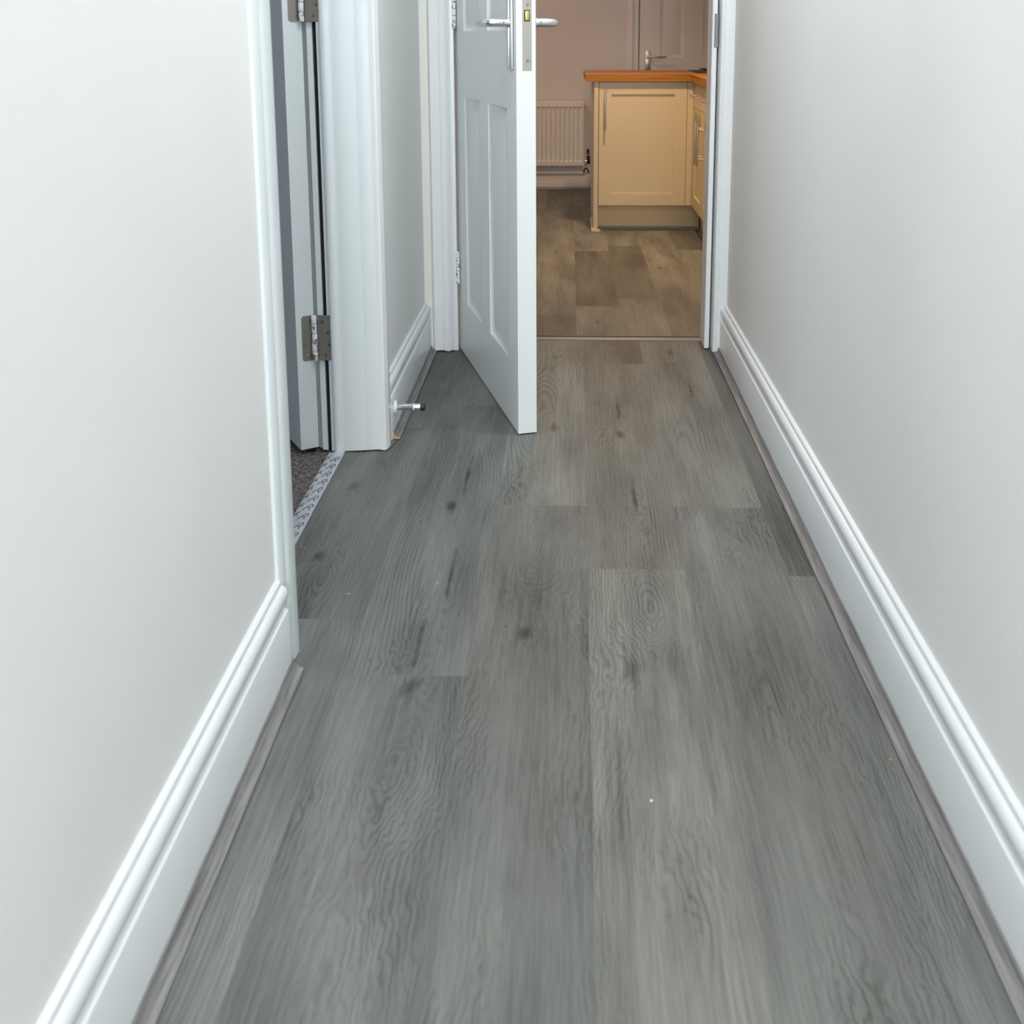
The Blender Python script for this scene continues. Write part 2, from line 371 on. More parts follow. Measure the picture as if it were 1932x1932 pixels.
# kitchen shell
KX0, KX1, KY, KZ = -1.50, 1.37, 7.84, -0.155
bm = bmesh.new()
bx(bm, KX0, 0.500, KY, KY + 0.12, KZ - 0.01, 2.2); bx(bm, 1.305, KX1 + 0.1, KY, KY + 0.12, KZ - 0.01, 2.2); bx(bm, 0.500, 1.305, KY, KY + 0.12, 1.84, 2.2)
bx(bm, 0.500, 1.305, KY + 0.08, KY + 0.12, KZ - 0.01, 1.84)
struct('wall_kitchen_back', bm, M['kitchen_wall'], 'kitchen back wall with the radiator and a panelled door', 'wall')
struct('wall_kitchen_left', box(KX0 - 0.1, KX0, 3.335, KY + 0.12, KZ - 0.01, 2.2), M['kitchen_wall'], 'left wall of the kitchen', 'wall')
struct('wall_kitchen_right', box(KX1, KX1 + 0.1, 3.335, KY, KZ - 0.01, 2.2), M['kitchen_wall'], 'right wall of the kitchen', 'wall')
struct('ceiling', box(KX0 - 0.1, KX1 + 0.1, 3.335, KY + 0.12, 2.2, 2.26), M['ceiling'], 'kitchen ceiling', 'ceiling')
struct('trim_1', box(-0.345, 0.437, 3.341, 3.370, KZ, -0.0005), M['dark'], 'riser of the step down into the kitchen', 'step riser')

# ------------------------------------------------------------------ skirtings and scotia
SK = [(0, 0), (0, .158), (.004, .1575), (.0075, .155), (.0085, .1495), (.0075, .1480), (.0105, .1475), (.0145, .1450), (.0172, .1405), (.0182, .135), (.0178, .1295),
      (.0155, .1245), (.0125, .120), (.0108, .1155), (.0108, .1125), (.0122, .1105), (.0150, .1092), (.0172, .1082), (.018, .1065), (.018, 0)]
def skirting(name, side, y0, y1, label, h=1.0):
    fn = (lambda a, b, t: (XL + a, t, 0.0005 + b)) if side == 'L' else (lambda a, b, t: (XR - a, t, 0.0005 + b))
    return struct(name, prism(bmesh.new(), SK, fn, y0, y1), M['gloss'], label, 'skirting board')
skirting('baseboard_left', 'L', -2.3, 1.485, 'white moulded skirting before the bedroom doorway')
skirting('baseboard_left', 'L', 2.445, 3.195, 'white moulded skirting between the two left doorways')
skirting('baseboard_right', 'R', -2.3, 3.185, 'white moulded skirting along the plain right wall')
def scotia_pts(w=.018, h=.018, lip=.003):
    r = w - lip
    return [(0, 0), (w, 0)] + [(w - r * math.sin(t) * 1.0, h - r * math.cos(t)) for t in [math.pi / 2 * k / 8 for k in range(9)]] + [(0, h)]
SC = scotia_pts()
def scotia(name, side, y0, y1, label):
    fn = (lambda a, b, t: (XL + .018 + a, t, 0.0022 + b)) if side == 'L' else (lambda a, b, t: (XR - .018 - a, t, 0.0022 + b))
    return struct(name, prism(bmesh.new(), SC, fn, y0, y1), M['scotia'], label, 'scotia beading')
scotia('trim_2', 'L', -2.3, 1.492, 'grey wood-effect scotia ending at the near bedroom architrave')
s3 = scotia('trim_3', 'L', 2.452, 3.186, 'short grey scotia behind the door stop with a raw cut end')
e3 = obj('cut_end', prism(bmesh.new(), [(a * .98, b * .98) for a, b in SC], lambda a, b, t: (XL + .018 + a, t, 0.0022 + b), 2.4505, 2.452), M['mdf'], s3)
e3['label'] = 'raw orange-brown cut end'
scotia('trim_4', 'R', -2.3, 3.184, 'grey wood-effect scotia along the right wall')

# ------------------------------------------------------------------ bedroom doorway (left)
zed = lambda a, b, t: (a, b, t)
ARCH_N = [(XL, 1.482), (-.4425, 1.4825), (-.440, 1.486), (-.4385, 1.492), (-.4365, 1.499), (-.4370, 1.503), (-.4340, 1.508), (-.4325, 1.515), (-.4315, 1.541), (-.4330, 1.5455), (-.436, 1.547), (XL, 1.547)]
t5 = struct('trim_5', prism(bmesh.new(), ARCH_N, zed, 0.001, 2.05, 0.003), M['satin'], 'near architrave of the bedroom doorway, where the left skirting stops', 'architrave')
obj('lining', box(-.600, XL + .001, 1.512, 1.5405, 0.0, 2.0), M['satin'], t5)
JAMB = [(-.600, 2.480), (-.600, 2.397), (-.589, 2.395), (-.5865, 2.378), (-.5725, 2.378), (-.5715, 2.475), (-.5635, 2.475), (-.5635, 2.373), (-.556, 2.372), (-.5545, 2.364),
        (-.5515, 2.3605), (-.546, 2.359), (-.541, 2.3595), (-.5355, 2.362), (-.5325, 2.366), (-.5315, 2.372), (-.483, 2.372), (-.479, 2.3745), (-.478, 2.378), (-.453, 2.378), (XL, 2.380), (XL, 2.42)]
JAMB = [(x + (-.0015 if x in (-.5725, -.5715) else 0.0), y) for x, y in JAMB]
t6 = struct('trim_6', prism(bmesh.new(), JAMB, zed, 0.001, 2.02, 0.004), M['satin'], 'far door lining of the bedroom doorway with stop bead and hinges', 'door lining')
gp = obj('gap_shade', box(-.5732, -.5636, 2.3840, 2.400, 0.004, 2.0), M['dark'], t6); gp['label'] = 'black strip painted as shade in the gap beside the stop'  # near-black strip stands in for the shade deep in the slot
ARCH_F = [(XL, 2.380), (-.437, 2.3795), (-.4335, 2.382), (-.4320, 2.388), (-.4285, 2.396), (-.4275, 2.412), (-.4300, 2.418), (-.4290, 2.424), (-.4320, 2.431), (-.4310, 2.437), (-.4350, 2.444), (XL, 2.446)]
t7 = struct('trim_7', prism(bmesh.new(), ARCH_F, zed, 0.0015, 2.05, 0.004), M['gloss'], 'far architrave of the bedroom doorway beside the door stop', 'architrave')
struct('trim_8', box(-.600, -.437, 1.515, 2.405, 1.99, 2.03), M['satin'], 'head lining above the bedroom doorway', 'door lining')

def strips_R():
    """the row of printed R-like marks on the film"""
    bm = bmesh.new()
    def stroke(pts, wd, ox, oy, s, z, sy=.0235):
        for (a, b), (c_, d) in zip(pts[:-1], pts[1:]):
            p, q = Vector((ox + a * s, oy + b * sy, z)), Vector((ox + c_ * s, oy + d * sy, z))
            dr = (q - p); nrm = Vector((-dr.y, dr.x, 0)).normalized() * wd / 2; dr = dr.normalized() * wd * 0.3
            bm.faces.new([bm.verts.new(v_) for v_ in (p - nrm - dr, q - nrm + dr, q + nrm + dr, p + nrm - dr)])
    Rr = [[(-.55, -.5), (.25, .55)], [(.25, .55), (.55, .62), (.72, .40), (.62, .12), (.30, -.02), (.02, .02)], [(.28, .0), (.30, -.35), (.46, -.55)]]
    y = 1.72
    while y < 2.35:
        for row, ox in ((0, -.5455), (1, -.5625)):
            for p in Rr: stroke(p, .0021, ox, y + (0.012 if row else 0), 0.0140, 0.0048 if row == 0 else 0.0032)
        y += 0.0425
    return bm
FILM = [(-.569, .0), (-.566, .0022), (-.560, .0026), (-.556, .0036), (-.552, .0042), (-.540, .0044), (-.534, .0040), (-.5315, .0014), (-.5315, .0)]
fs = obj('carpet_strip', prism(bmesh.new(), FILM, lambda a, b, t: (a, t, b + 0.0002), 1.542, 2.362), M['film'])
tag(fs, 'film-covered carpet threshold strip printed with blue marks in the bedroom doorway', 'threshold strip')
obj('printed_mark', strips_R(), M['ink'], fs)
tag(obj('carpet', box(-2.9, -.566, -0.6, 3.205, -.02, -.003), M['carpet']), 'speckled grey carpet inside the bedroom', 'carpet', kind='stuff')

# ------------------------------------------------------------------ door leaves
def panel_leaf(wd, ht, th, xs, zs):
    """moulded panel door: local x along width, y through thickness (front y=0), z up"""
    bm = bmesh.new()
    X = sorted({0, wd, *[v_ for p in xs for v_ in p]}); Z = sorted({0, ht, *[v_ for p in zs for v_ in p]})
    def ispanel(x0, x1, z0, z1): return any(abs(x0 - a) < 1e-6 and abs(x1 - b) < 1e-6 for a, b in xs) and any(abs(z0 - a) < 1e-6 and abs(z1 - b) < 1e-6 for a, b in zs)
    prof = [(0, 0), (.003, .0035), (.010, .0065), (.014, .0085), (.022, .0085), (.040, .0035), (.043, .0030)]
    for face, sg in ((0.0, 1), (th, -1)):
        for i in range(len(X) - 1):
            for j in range(len(Z) - 1):
                x0, x1, z0, z1 = X[i], X[i + 1], Z[j], Z[j + 1]
                if not ispanel(x0, x1, z0, z1):
                    bm.faces.new([bm.verts.new((x, face, z)) for x, z in ((x0, z0), (x1, z0), (x1, z1), (x0, z1))]); continue
                prev = None
                for ins, d in prof:
                    r = [bm.verts.new((x, face + sg * d, z)) for x, z in ((x0 + ins, z0 + ins), (x1 - ins, z0 + ins), (x1 - ins, z1 - ins), (x0 + ins, z1 - ins))]
                    if prev:
                        for k in range(4): bm.faces.new((prev[k], prev[(k + 1) % 4], r[(k + 1) % 4], r[k]))
                    prev = r
                bm.faces.new(prev)
    for (a, b) in (((0, 0), (wd, 0)), ((wd, 0), (wd, ht)), ((wd, ht), (0, ht)), ((0, ht), (0, 0))):
        bm.faces.new([bm.verts.new(v_) for v_ in ((a[0], 0, a[1]), (b[0], 0, b[1]), (b[0], th, b[1]), (a[0], th, a[1]))])
    bmesh.ops.remove_doubles(bm, verts=bm.verts, dist=1e-5)
    return bm
ZS = [(.172, .803), (.990, 1.600), (1.700, 1.870)]
def screw_bm(p, nrm, r=.0042):
    bm = bmesh.new(); p = Vector(p); nrm = Vector(nrm).normalized()
    tube(bm, [p, p + nrm * .0008, p + nrm * .0010, p + nrm * .0006], [r, r, r * .8, r * .45], 14)
    return bm
def cross_bm(p, nrm, r=.0042):
    bm = bmesh.new(); p = Vector(p); nrm = Vector(nrm).normalized(); z = Vector((0, 0, 1)); s = nrm.cross(z)
    for a, b in ((s, z), (z, s)):
        q = p + nrm * .0012
        bm.faces.new([bm.verts.new(q + a * i * r * .5 + b * j * r * .14) for i, j in ((-1, -1), (1, -1), (1, 1), (-1, 1))])
    return bm

# door_1: bedroom door, opened wide into the bedroom
A = Vector((-.633, 2.355)); ed = Vector((.839, .544)); dd = Vector((-.544, .839))
d1 = empty('door_1', (A.x, A.y, 0.010), math.atan2(dd.y, dd.x)); tag(d1, 'white bedroom door swung open into the bedroom, seen edge-on', 'door', kind='structure')
# local x along dd, local y = rot90(dd) = (-.839,-.544) -> thickness runs towards -y
lb = panel_leaf(.762, 1.98, .044, [(.13, .335), (.427, .632)], ZS)
for v_ in lb.verts: v_.co.y -= .044
obj('leaf', lb, M['satin'], d1)
def bed_hinge(z0, z1):
    h = empty('hinge', (0, 0, 0)); h.parent = d1
    inv = Matrix.Translation((A.x, A.y, 0.010)) @ Matrix.Rotation(math.atan2(dd.y, dd.x), 4, 'Z'); inv = inv.inverted()
    def put(bm, nm, m):
        bmesh.ops.transform(bm, matrix=inv, verts=bm.verts); return obj(nm, bm, m, h)
    # leaf on the door edge: plane through A..A+ed*.044, facing -dd
    e3_, n3 = Vector((ed.x, ed.y, 0)), Vector((-dd.x, -dd.y, 0)); A3 = Vector((A.x, A.y, 0))
    bm = bmesh.new()
    pts = [(.0135, z0 + .004), (.0135, z1 - .006), (.018, z1 - .001), (.043, z1 - .001), (.043, z0), (.018, z0)]
    f0 = [bm.verts.new(A3 + e3_ * a + n3 * .0002 + Vector((0, 0, z))) for a, z in pts]; f1 = [bm.verts.new(A3 + e3_ * a + n3 * .0014 + Vector((0, 0, z))) for a, z in pts]
    for i in range(len(pts)): bm.faces.new((f0[i], f0[(i + 1) % len(pts)], f1[(i + 1) % len(pts)], f1[i]))
    bm.faces.new(f1); bm.faces.new(f0)
    put(bm, 'hinge_leaf', M['hinge_leaf'])
    # leaf on the lining
    bm = bmesh.new(); bx(bm, -.5865, -.5545, 2.3705, 2.3722, z0, z1, .0006, 1); put(bm, 'hinge_leaf', M['hinge_leaf'])
    n = 5; seg = (z1 - z0) / n
    for k in range(n):
        za, zb = z0 + seg * k + .0005, z0 + seg * (k + 1) - .0005
        kx = -.5935 + random.uniform(-.0006, .0006)
        put(tube(bmesh.new(), [(kx, 2.369, za), (kx, 2.369, za + .001), (kx, 2.369, zb - .001), (kx, 2.369, zb)], [.0056, .0062, .0062, .0056], 16), 'knuckle', M['knuckle'])
    ht = z1 - z0
    for fz, fa, fb in ((.12, .032, -.568), (.36, .021, -.560), (.62, .020, -.562), (.86, .033, -.575)):
        p = A3 + e3_ * fa + n3 * .0014 + Vector((0, 0, z0 + ht * fz)); put(screw_bm(p, n3), 'screw', M['screw'])
        put(cross_bm(p, n3), 'screw_slot', M['dark'])
        p = (fb, 2.3705, z0 + ht * fz); put(screw_bm(p, (0, -1, 0)), 'screw', M['screw']); put(cross_bm(p, (0, -1, 0)), 'screw_slot', M['dark'])
    return h
bed_hinge(.228, .338); bed_hinge(1.013, 1.118); bed_hinge(1.72, 1.83)

# ------------------------------------------------------------------ kitchen doorway frame
AL = [(-.4190, 3.205), (-.4190, 3.1905), (-.4165, 3.1875), (-.389, 3.1870), (-.3872, 3.1895), (-.3855, 3.1895), (-.3845, 3.1870), (-.3700, 3.1865), (-.3685, 3.1895), (-.3670, 3.1895),
      (-.3655, 3.1875), (-.3610, 3.1905), (-.3590, 3.1930), (-.3570, 3.1935), (-.3555, 3.1960), (-.3450, 3.1965), (-.3437, 3.1990), (-.3437, 3.205)]
t9 = struct('trim_9', prism(bmesh.new(), AL, zed, 0.002, 2.06, 0.004), M['gloss'], 'left architrave of the kitchen doorway, beside the open door hinges', 'architrave')
obj('lining', box(-.382, -.3442, 3.204, 3.335, 0.0, 2.005), M['gloss'], t9)
obj('stop_bead', box(-.3441, -.331, 3.268, 3.333, 0.0, 2.003), M['gloss'], t9)
struct('trim_10', box(XL, -.4235, 3.1955, 3.205, 0.0, 2.36), M['cream_paint'], 'cream filler strip in the corner left of the kitchen doorway', 'filler strip')
RJ = [(.466, 3.205), (.4535, 3.205), (.4535, 3.300), (.4490, 3.300), (.4490, 3.2350), (.4470, 3.2325), (.4360, 3.2325), (.4335, 3.2350), (.4335, 3.335), (.466, 3.335)]
t11 = struct('trim_11', prism(bmesh.new(), RJ, zed, 0.002, 2.005, 0.003), M['gloss'], 'right lining of the kitchen doorway with a dark gap and keep', 'door lining')
AR = [(.4535, 3.205), (.4535, 3.1915), (.4555, 3.1885), (.4570, 3.1905), (.4590, 3.1905), (.4600, 3.1880), (.4640, 3.1865), (.4655, 3.1890), (.4675, 3.1890), (.4690, 3.1865), (.4740, 3.1855), (.4925, 3.1760), (.4925, 3.205)]
t12 = struct('trim_12', prism(bmesh.new(), AR, zed, 0.0025, 2.06, 0.004), M['gloss'], 'narrow right architrave of the kitchen doorway caulked to the wall', 'architrave')
kp = obj('keep_plate', box(.4395, .4510, 3.2300, 3.2322, .945, 1.045, .0005, 1), M['keep'], t11); kp['label'] = 'dull metal latch keep'
struct('trim_13', box(-.382, .466, 3.205, 3.335, 1.99, 2.04), M['gloss'], 'head lining of the kitchen doorway', 'door lining')

# threshold nosing
TH = [(3.3245, 0), (3.3245, .0016), (3.3260, .0026), (3.3290, .0030), (3.3310, .0022), (3.3325, .0030), (3.3480, .0030), (3.3500, .0022), (3.3515, .0030), (3.3560, .0024), (3.3562, .0006), (3.3725, .0006), (3.3728, .0018), (3.3755, .0014), (3.3760, -.012), (3.3705, -.012), (3.3705, 0)]
th = obj('threshold_strip', prism(bmesh.new(), TH, lambda a, b, t: (t, a, b + .0003), -.3455, .4335), M['nosing'])
tag(th, 'thin metal nosing strip across the kitchen doorway', 'threshold strip')
obj('groove_shade', box(-.3455, .4335, 3.3565, 3.3722, .0010, .0014), M['dark'], th)  # dark strip stands in for shade between the two lips

# ------------------------------------------------------------------ door_2: open hallway door
H0 = Vector((-.3405, 3.2205)); U = Vector((.2865, -.9581)).normalized()
rz2 = math.atan2(U.y, U.x)
d2 = empty('door_2', (H0.x, H0.y, 0.004), rz2); tag(d2, 'white moulded panel door standing open into the hallway', 'door', kind='structure')
# local x = U, local y = (-U.y, U.x) = (.958,.2865) -> thickness runs +y; visible face at y=0
obj('leaf', panel_leaf(.765, 1.98, .047, [(.128, .343), (.450, .667)], ZS), M['door'], d2)
def lever(parent, side, x0=.722, z=1.008):
    s = -1 if side == 0 else 1; y0 = 0.0 if side == 0 else .047
    h = empty('lever_handle', (0, 0, 0)); h.parent = parent
    bm = bmesh.new(); a, b = sorted((y0 + s * .0002, y0 + s * .008)); bx(bm, x0 - .021, x0 + .021, a, b, z - .112, z + .062, .0035, 3); obj('backplate', bm, M['satin_metal'], h)
    a, b = sorted((y0 + s * .007, y0 + s * .0105)); obj('plate_rib', box(x0 - .006, x0 + .006, a, b, z - .108, z + .058, .0015, 2), M['satin_metal'], h)
    path = [(x0, y0 + s * .008, z)] + [(x0, y0 + s * .035, z)] + [tuple(v_) for v_ in bez((x0, y0 + s * .044, z), (x0 - .002, y0 + s * .062, z), (x0 - .024, y0 + s * .064, z), 6)] + [(x0 - .07, y0 + s * .062, z), (x0 - .105, y0 + s * .058, z)] + [(x0 - .112, y0 + s * .056, z)]
    n = len(path); obj('lever', tube(bmesh.new(), path, [.0105, .0105] + [.0102] * (n - 4) + [.0095, .005], 18), M['satin_metal'], h)
    obj('collar', tube(bmesh.new(), [(x0, y0 + s * .007, z), (x0, y0 + s * .013, z)], .0135, 20), M['chrome'], h)
    obj('grub_screw', tube(bmesh.new(), [(x0, y0 + s * .024, z - .009), (x0, y0 + s * .024, z - .0108)], .0016, 8), M['black'], h)
    obj('grub_screw', tube(bmesh.new(), [(x0 + .009, y0 + s * .022, z), (x0 + .0112, y0 + s * .022, z)], .0018, 8), M['black'], h)
    return h
lever(d2, 0); lever(d2, 1)
fp = obj('latch_plate', box(.7649, .7659, .0150, .0375, .896, 1.075), M['faceplate'], d2); fp['label'] = 'bare metal latch faceplate with ragged paint edges'
obj('latch_recess', box(.7658, .7662, .0195, .0330, 1.010, 1.036), M['dark'], fp)
obj('latch_bolt', box(.7640, .7690, .0218, .0310, 1.012, 1.034, .001, 2), M['brass'], fp)
for z in (1.048, .919):
    obj('screw', screw_bm((.7659, .0275, z), (1, 0, 0)), M['screw'], fp)
    bm = bmesh.new(); bx(bm, .7667, .7669, .0265, .0285, z - .001, z + .001); obj('screw_slot', bm, M['dark'], fp)
for z0, z1 in ((.215, .318), (.996, 1.098), (1.72, 1.82)):
    h = empty('hinge'); h.parent = d2
    n = 5; seg = (z1 - z0) / n
    for k in range(n):
        cx = .0205 + random.uniform(-.0007, .0007); za, zb = z0 + seg * k + .0007, z0 + seg * (k + 1) - .0007
        obj('knuckle', tube(bmesh.new(), [(cx, -.0080, za), (cx, -.0080, za + .001), (cx, -.0080, zb - .001), (cx, -.0080, zb)], [.0056, .0064, .0064, .0056], 16), M['knuckle'], h)
    obj('hinge_leaf', box(-.0026, -.0012, -.001, .036, z0, z1), M['hinge_leaf'], h)

# ------------------------------------------------------------------ doorstop on the skirting
ds = empty('door_stop', (-.4295, 2.494, .0700)); tag(ds, 'chrome rod door stop with black rubber tip screwed to the left skirting', 'door stop')
def lathe_x(prof, m, nm): return obj(nm, tube(bmesh.new(), [(a, 0, 0) for a, r in prof], [r for a, r in prof], 28), m, ds)
lathe_x([(0.0002, .0155), (.003, .0165), (.0045, .016), (.0055, .012)], M['plastic'], 'base_disc')
lathe_x([(.0052, .0078), (.0075, .0078), (.008, .0082), (.046, .0083)], M['chrome'], 'rod')
lathe_x([(.0458, .0090), (.0485, .0090)], M['plastic'], 'collar')
lathe_x([(.0483, .0082), (.0625, .0082), (.064, .0078)], M['satin_metal'], 'sleeve')
lathe_x([(.0635, .0086), (.0735, .0086), (.0748, .0078)], M['black'], 'rubber_tip')

# ------------------------------------------------------------------ ceiling lamps; far hall, back kitchen and entry ones are added for fill
for (x, y, z, lab) in ((.12, 2.45, 2.36, 'added unseen round white ceiling light nearest the kitchen doorway'), (-.65, 6.85, 2.2, 'added unseen round kitchen ceiling light above the radiator'), (-.03, 1.65, 2.36, 'round white ceiling light over the middle of the hallway'), (.0, -.55, 2.36, 'added unseen round white ceiling light over the entry end of the hallway'), (.30, 5.35, 2.2, 'round ceiling light over the kitchen floor')):
    c_ = empty('ceiling_light', (x, y, z)); tag(c_, lab, 'ceiling light')
    obj('housing', tube(bmesh.new(), [(0, 0, -.0005), (0, 0, -.012)], .13, 32), M['plastic'], c_)
    obj('diffuser', tube(bmesh.new(), [(0, 0, -.012), (0, 0, -.018), (0, 0, -.021)], [.118, .112, .09], 32), M['diffuser'], c_)

# ------------------------------------------------------------------ kitchen: cabinets
def shaker_y(x0, x1, y0, th_, z0, z1, st=.071, rl=.069):
    """shaker door facing -y, front at y0"""
    bm = bmesh.new(); prof = [(0, 0), (.0005, .006)]
    X = [x0, x0 + st, x1 - st, x1]; Z = [z0, z0 + rl, z1 - rl, z1]
    for i in range(3):
        for j in range(3):
            a, b, c_, d = X[i], X[i + 1], Z[j], Z[j + 1]
            if (i, j) != (1, 1): bm.faces.new([bm.verts.new((x, y0, z)) for x, z in ((a, c_), (b, c_), (b, d), (a, d))])
            else:
                p = [bm.verts.new((x, y0, z)) for x, z in ((a, c_), (b, c_), (b, d), (a, d))]
                q = [bm.verts.new((x, y0 + .007, z)) for x, z in ((a + .001, c_ + .001), (b - .001, c_ + .001), (b - .001, d - .001), (a + .001, d - .001))]
                for k in range(4): bm.faces.new((p[k], p[(k + 1) % 4], q[(k + 1) % 4], q[k]))
                bm.faces.new(q)
    for (a, b) in (((x0, z0), (x1, z0)), ((x1, z0), (x1, z1)), ((x1, z1), (x0, z1)), ((x0, z1), (x0, z0))):
        bm.faces.new([bm.verts.new(v_) for v_ in ((a[0], y0, a[1]), (b[0], y0, b[1]), (b[0], y0 + th_, b[1]), (a[0], y0 + th_, a[1]))])
    bm.faces.new([bm.verts.new(v_) for v_ in ((x0, y0 + th_, z0), (x1, y0 + th_, z0), (x1, y0 + th_, z1), (x0, y0 + th_, z1))])
    bmesh.ops.remove_doubles(bm, verts=bm.verts, dist=1e-5)
    # fine joint lines where stiles meet rails
    for xx in (x0 + st, x1 - st):
        for za, zb in ((z0, z0 + rl), (z1 - rl, z1)):
            bx(bm, xx - .0004, xx + .0004, y0 - .0004, y0 + .0002, za, zb)
    return bm
def bar_handle(parent, p0, p1, off, r=.0062):
    """bar between p0 and p1 with two posts reaching off"""
    p0, p1, off = Vector(p0), Vector(p1), Vector(off); d = (p1 - p0)
    h = empty('handle'); h.parent = parent
    obj('bar', tube(bmesh.new(), [p0, p0 + d * .01, p1 - d * .01, p1], [r * .9, r, r, r * .9], 16), M['handle_metal'], h)
    for t in (.17, .83): obj('post', tube(bmesh.new(), [p0 + d * t, p0 + d * t + off], r * .8, 12), M['handle_metal'], h)
    return h
b1 = empty('base_cabinet', (0, 0, 0)); tag(b1, 'cream shaker base cabinet with a tall bar handle at the end of the worktop', 'kitchen cabinet', 'cream kitchen base units')
obj('carcass', box(.178, .700, 6.112, 6.86, 0.0, .7225), M['cream'], b1)
sp = obj('end_panel', box(.1525, .1755, 6.086, 6.87, KZ + .001, .7225, .0008, 1), M['cream'], b1)
sd_ = obj('outer_face', box(.1505, .1524, 6.0868, 6.87, KZ + .001, .7225), M['panel_side'], b1); sd_['label'] = 'pinkish pale outer side facing'
dr = obj('door', shaker_y(.1795, .6825, 6.090, .0195, .005, .7185), M['cream'], b1)
bar_handle(dr, (.2130, 6.056, .449), (.2130, 6.056, .682), (0, .034, 0))
obj('corner_post', box(.6850, .7195, 6.092, 6.111, .003, .7205, .001, 1), M['cream'], b1)
obj('plinth', box(.1765, .775, 6.165, 6.18, KZ + .001, -.0005), M['plinth'], b1)
obj('screw_cap', tube(bmesh.new(), [(.226, 6.1645, -.018), (.226, 6.1655, -.018)], .0035, 10), M['dark'], b1)
obj('scotia', prism(bmesh.new(), SC, lambda a, b, t: (t, 6.165 - a, KZ + .0012 + b * 1.2), .1766, .767), M['scotia'], b1)
obj('bead', box(.1385, .1504, 6.083, 6.50, KZ + .001, KZ + .019, .002, 2), M['bead'], b1)
obj('bead', box(.1385, .1915, 6.0725, 6.0855, KZ + .001, KZ + .019, .002, 2), M['bead'], b1)
def run_cabinet(y0, y1, label, vy, hy0, hy1):
    b = empty('base_cabinet'); tag(b, label, 'kitchen cabinet', None)
    obj('carcass', box(.7400, 1.34, y0, y1, 0.0, .7225), M['cream'], b)
    def turn(bm):   # from facing -y to facing -x
        for v_ in bm.verts: x, y, z = v_.co; v_.co = (.720 + (y - 0), x, z)
        return bm
    d_ = obj('door', turn(shaker_y(y0 + .0015, y1 - .0015, 0, .0195, .005, .5725)), M['cream'], b)
    bar_handle(d_, (.687, vy, .292), (.687, vy, .524), (.033, 0, 0))
    w_ = obj('drawer', box(.7205, .7395, y0 + .0015, y1 - .0015, .5755, .7185, .001, 1), M['cream'], b)
    bar_handle(w_, (.687, hy0, .648), (.687, hy1, .648), (.033, 0, 0))
    obj('plinth', box(.775, .79, y0, y1, KZ + .001, -.0005), M['plinth'], b)
    obj('scotia', prism(bmesh.new(), SC, lambda a, b_, t: (.775 - a, t, KZ + .0012 + b_ * 1.2), y0, y1), M['scotia'], b)
    return b
run_cabinet(5.652, 6.060, 'cream drawer unit facing left, next to the inner corner post', 5.705, 5.70, 5.97)
run_cabinet(4.95, 5.650, 'cream drawer unit facing left, half hidden by the door frame', 5.600, 5.22, 5.56)
obj_fill = obj('filler_post', box(.7205, .739, 6.0605, 6.091, .003, .7205), M['cream']); obj_fill.parent = b1

# worktop (L-shaped)
bm = bmesh.new(); L = [(.100, 6.068), (.7000, 6.068), (.7000, 4.93), (1.365, 4.93), (1.365, 6.89), (.100, 6.89)]
prism(bm, L, lambda a, b, t: (a, b, t), .7232, .7618)
bmesh.ops.bevel(bm, geom=[e for e in bm.edges if abs(e.verts[0].co.z - e.verts[1].co.z) < 1e-5 and e.verts[0].co.z > .75], offset=.003, segments=3, affect='EDGES', profile=.5)
tag(obj('worktop', bm, M['worktop']), 'oak wood worktop on the cream cabinets', 'worktop')
# hob
hob = empty('gas_hob', (1.03, 6.53, .762)); tag(hob, 'black gas hob at the back of the oak worktop', 'hob')
obj('plate', box(-.27, .27, -.24, .25, .0003, .004, .001, 1), M['black'], hob)
for k, (cx, cy) in enumerate(((-.14, .12), (.14, .12), (-.14, -.12), (.14, -.12))):
    bn = obj('burner', tube(bmesh.new(), [(cx, cy, .004), (cx, cy, .008), (cx, cy, .010)], [.035, .033, .028], 20), M['black'], hob)
    for a in range(4):
        t = a * math.pi / 2 + math.pi / 4; dx, dy = math.cos(t), math.sin(t)
        obj('pan_support', tube(bmesh.new(), [(cx + dx * .09, cy + dy * .09, .004), (cx + dx * .088, cy + dy * .088, .013), (cx + dx * .03, cy + dy * .03, .014)], .0035, 8), M['black'], hob)

# ------------------------------------------------------------------ kitchen back wall: skirting, radiator, door
struct('baseboard_kitchen', box(KX0, .43, 7.822, KY, KZ + .001, -.054, .004, 2), M['kitchen_wall'], 'white kitchen skirting below the radiator', 'skirting board')
struct('trim_14', prism(bmesh.new(), SC, lambda a, b, t: (t, 7.822 - a, KZ + .001 + b), KX0, .43), M['scotia'], 'dark scotia at the foot of the kitchen skirting', 'scotia beading')
rd = empty('radiator', (0, 7.77, 0)); tag(rd, 'white fluted panel radiator on the kitchen back wall', 'radiator')
RX0, RX1, RZ0, RZ1 = -.88, .1195, .028, .508
bm = bmesh.new()
pitch = .0333; xs_ = [RX0, RX0 + .006]; dp = [.004, 0]
x = RX0 + .022
cols_ = [(RX0, .005), (RX0 + .003, .001), (RX0 + .006, 0.0)]
while x < RX1 - .03:
    cols_ += [(x, 0), (x + .006, .0105), (x + .021, .0105), (x + .027, 0)]; x += pitch
cols_ += [(RX1 - .006, 0), (RX1 - .003, .001), (RX1, .005)]
rows_ = [(RZ0, .005, 0), (RZ0 + .003, .001, 0), (RZ0 + .008, 0, 0), (RZ0 + .034, 0, 0), (RZ0 + .044, 0, 1), (RZ1 - .050, 0, 1), (RZ1 - .040, 0, 0), (RZ1 - .008, 0, 0), (RZ1 - .003, .001, 0), (RZ1, .005, 0)]
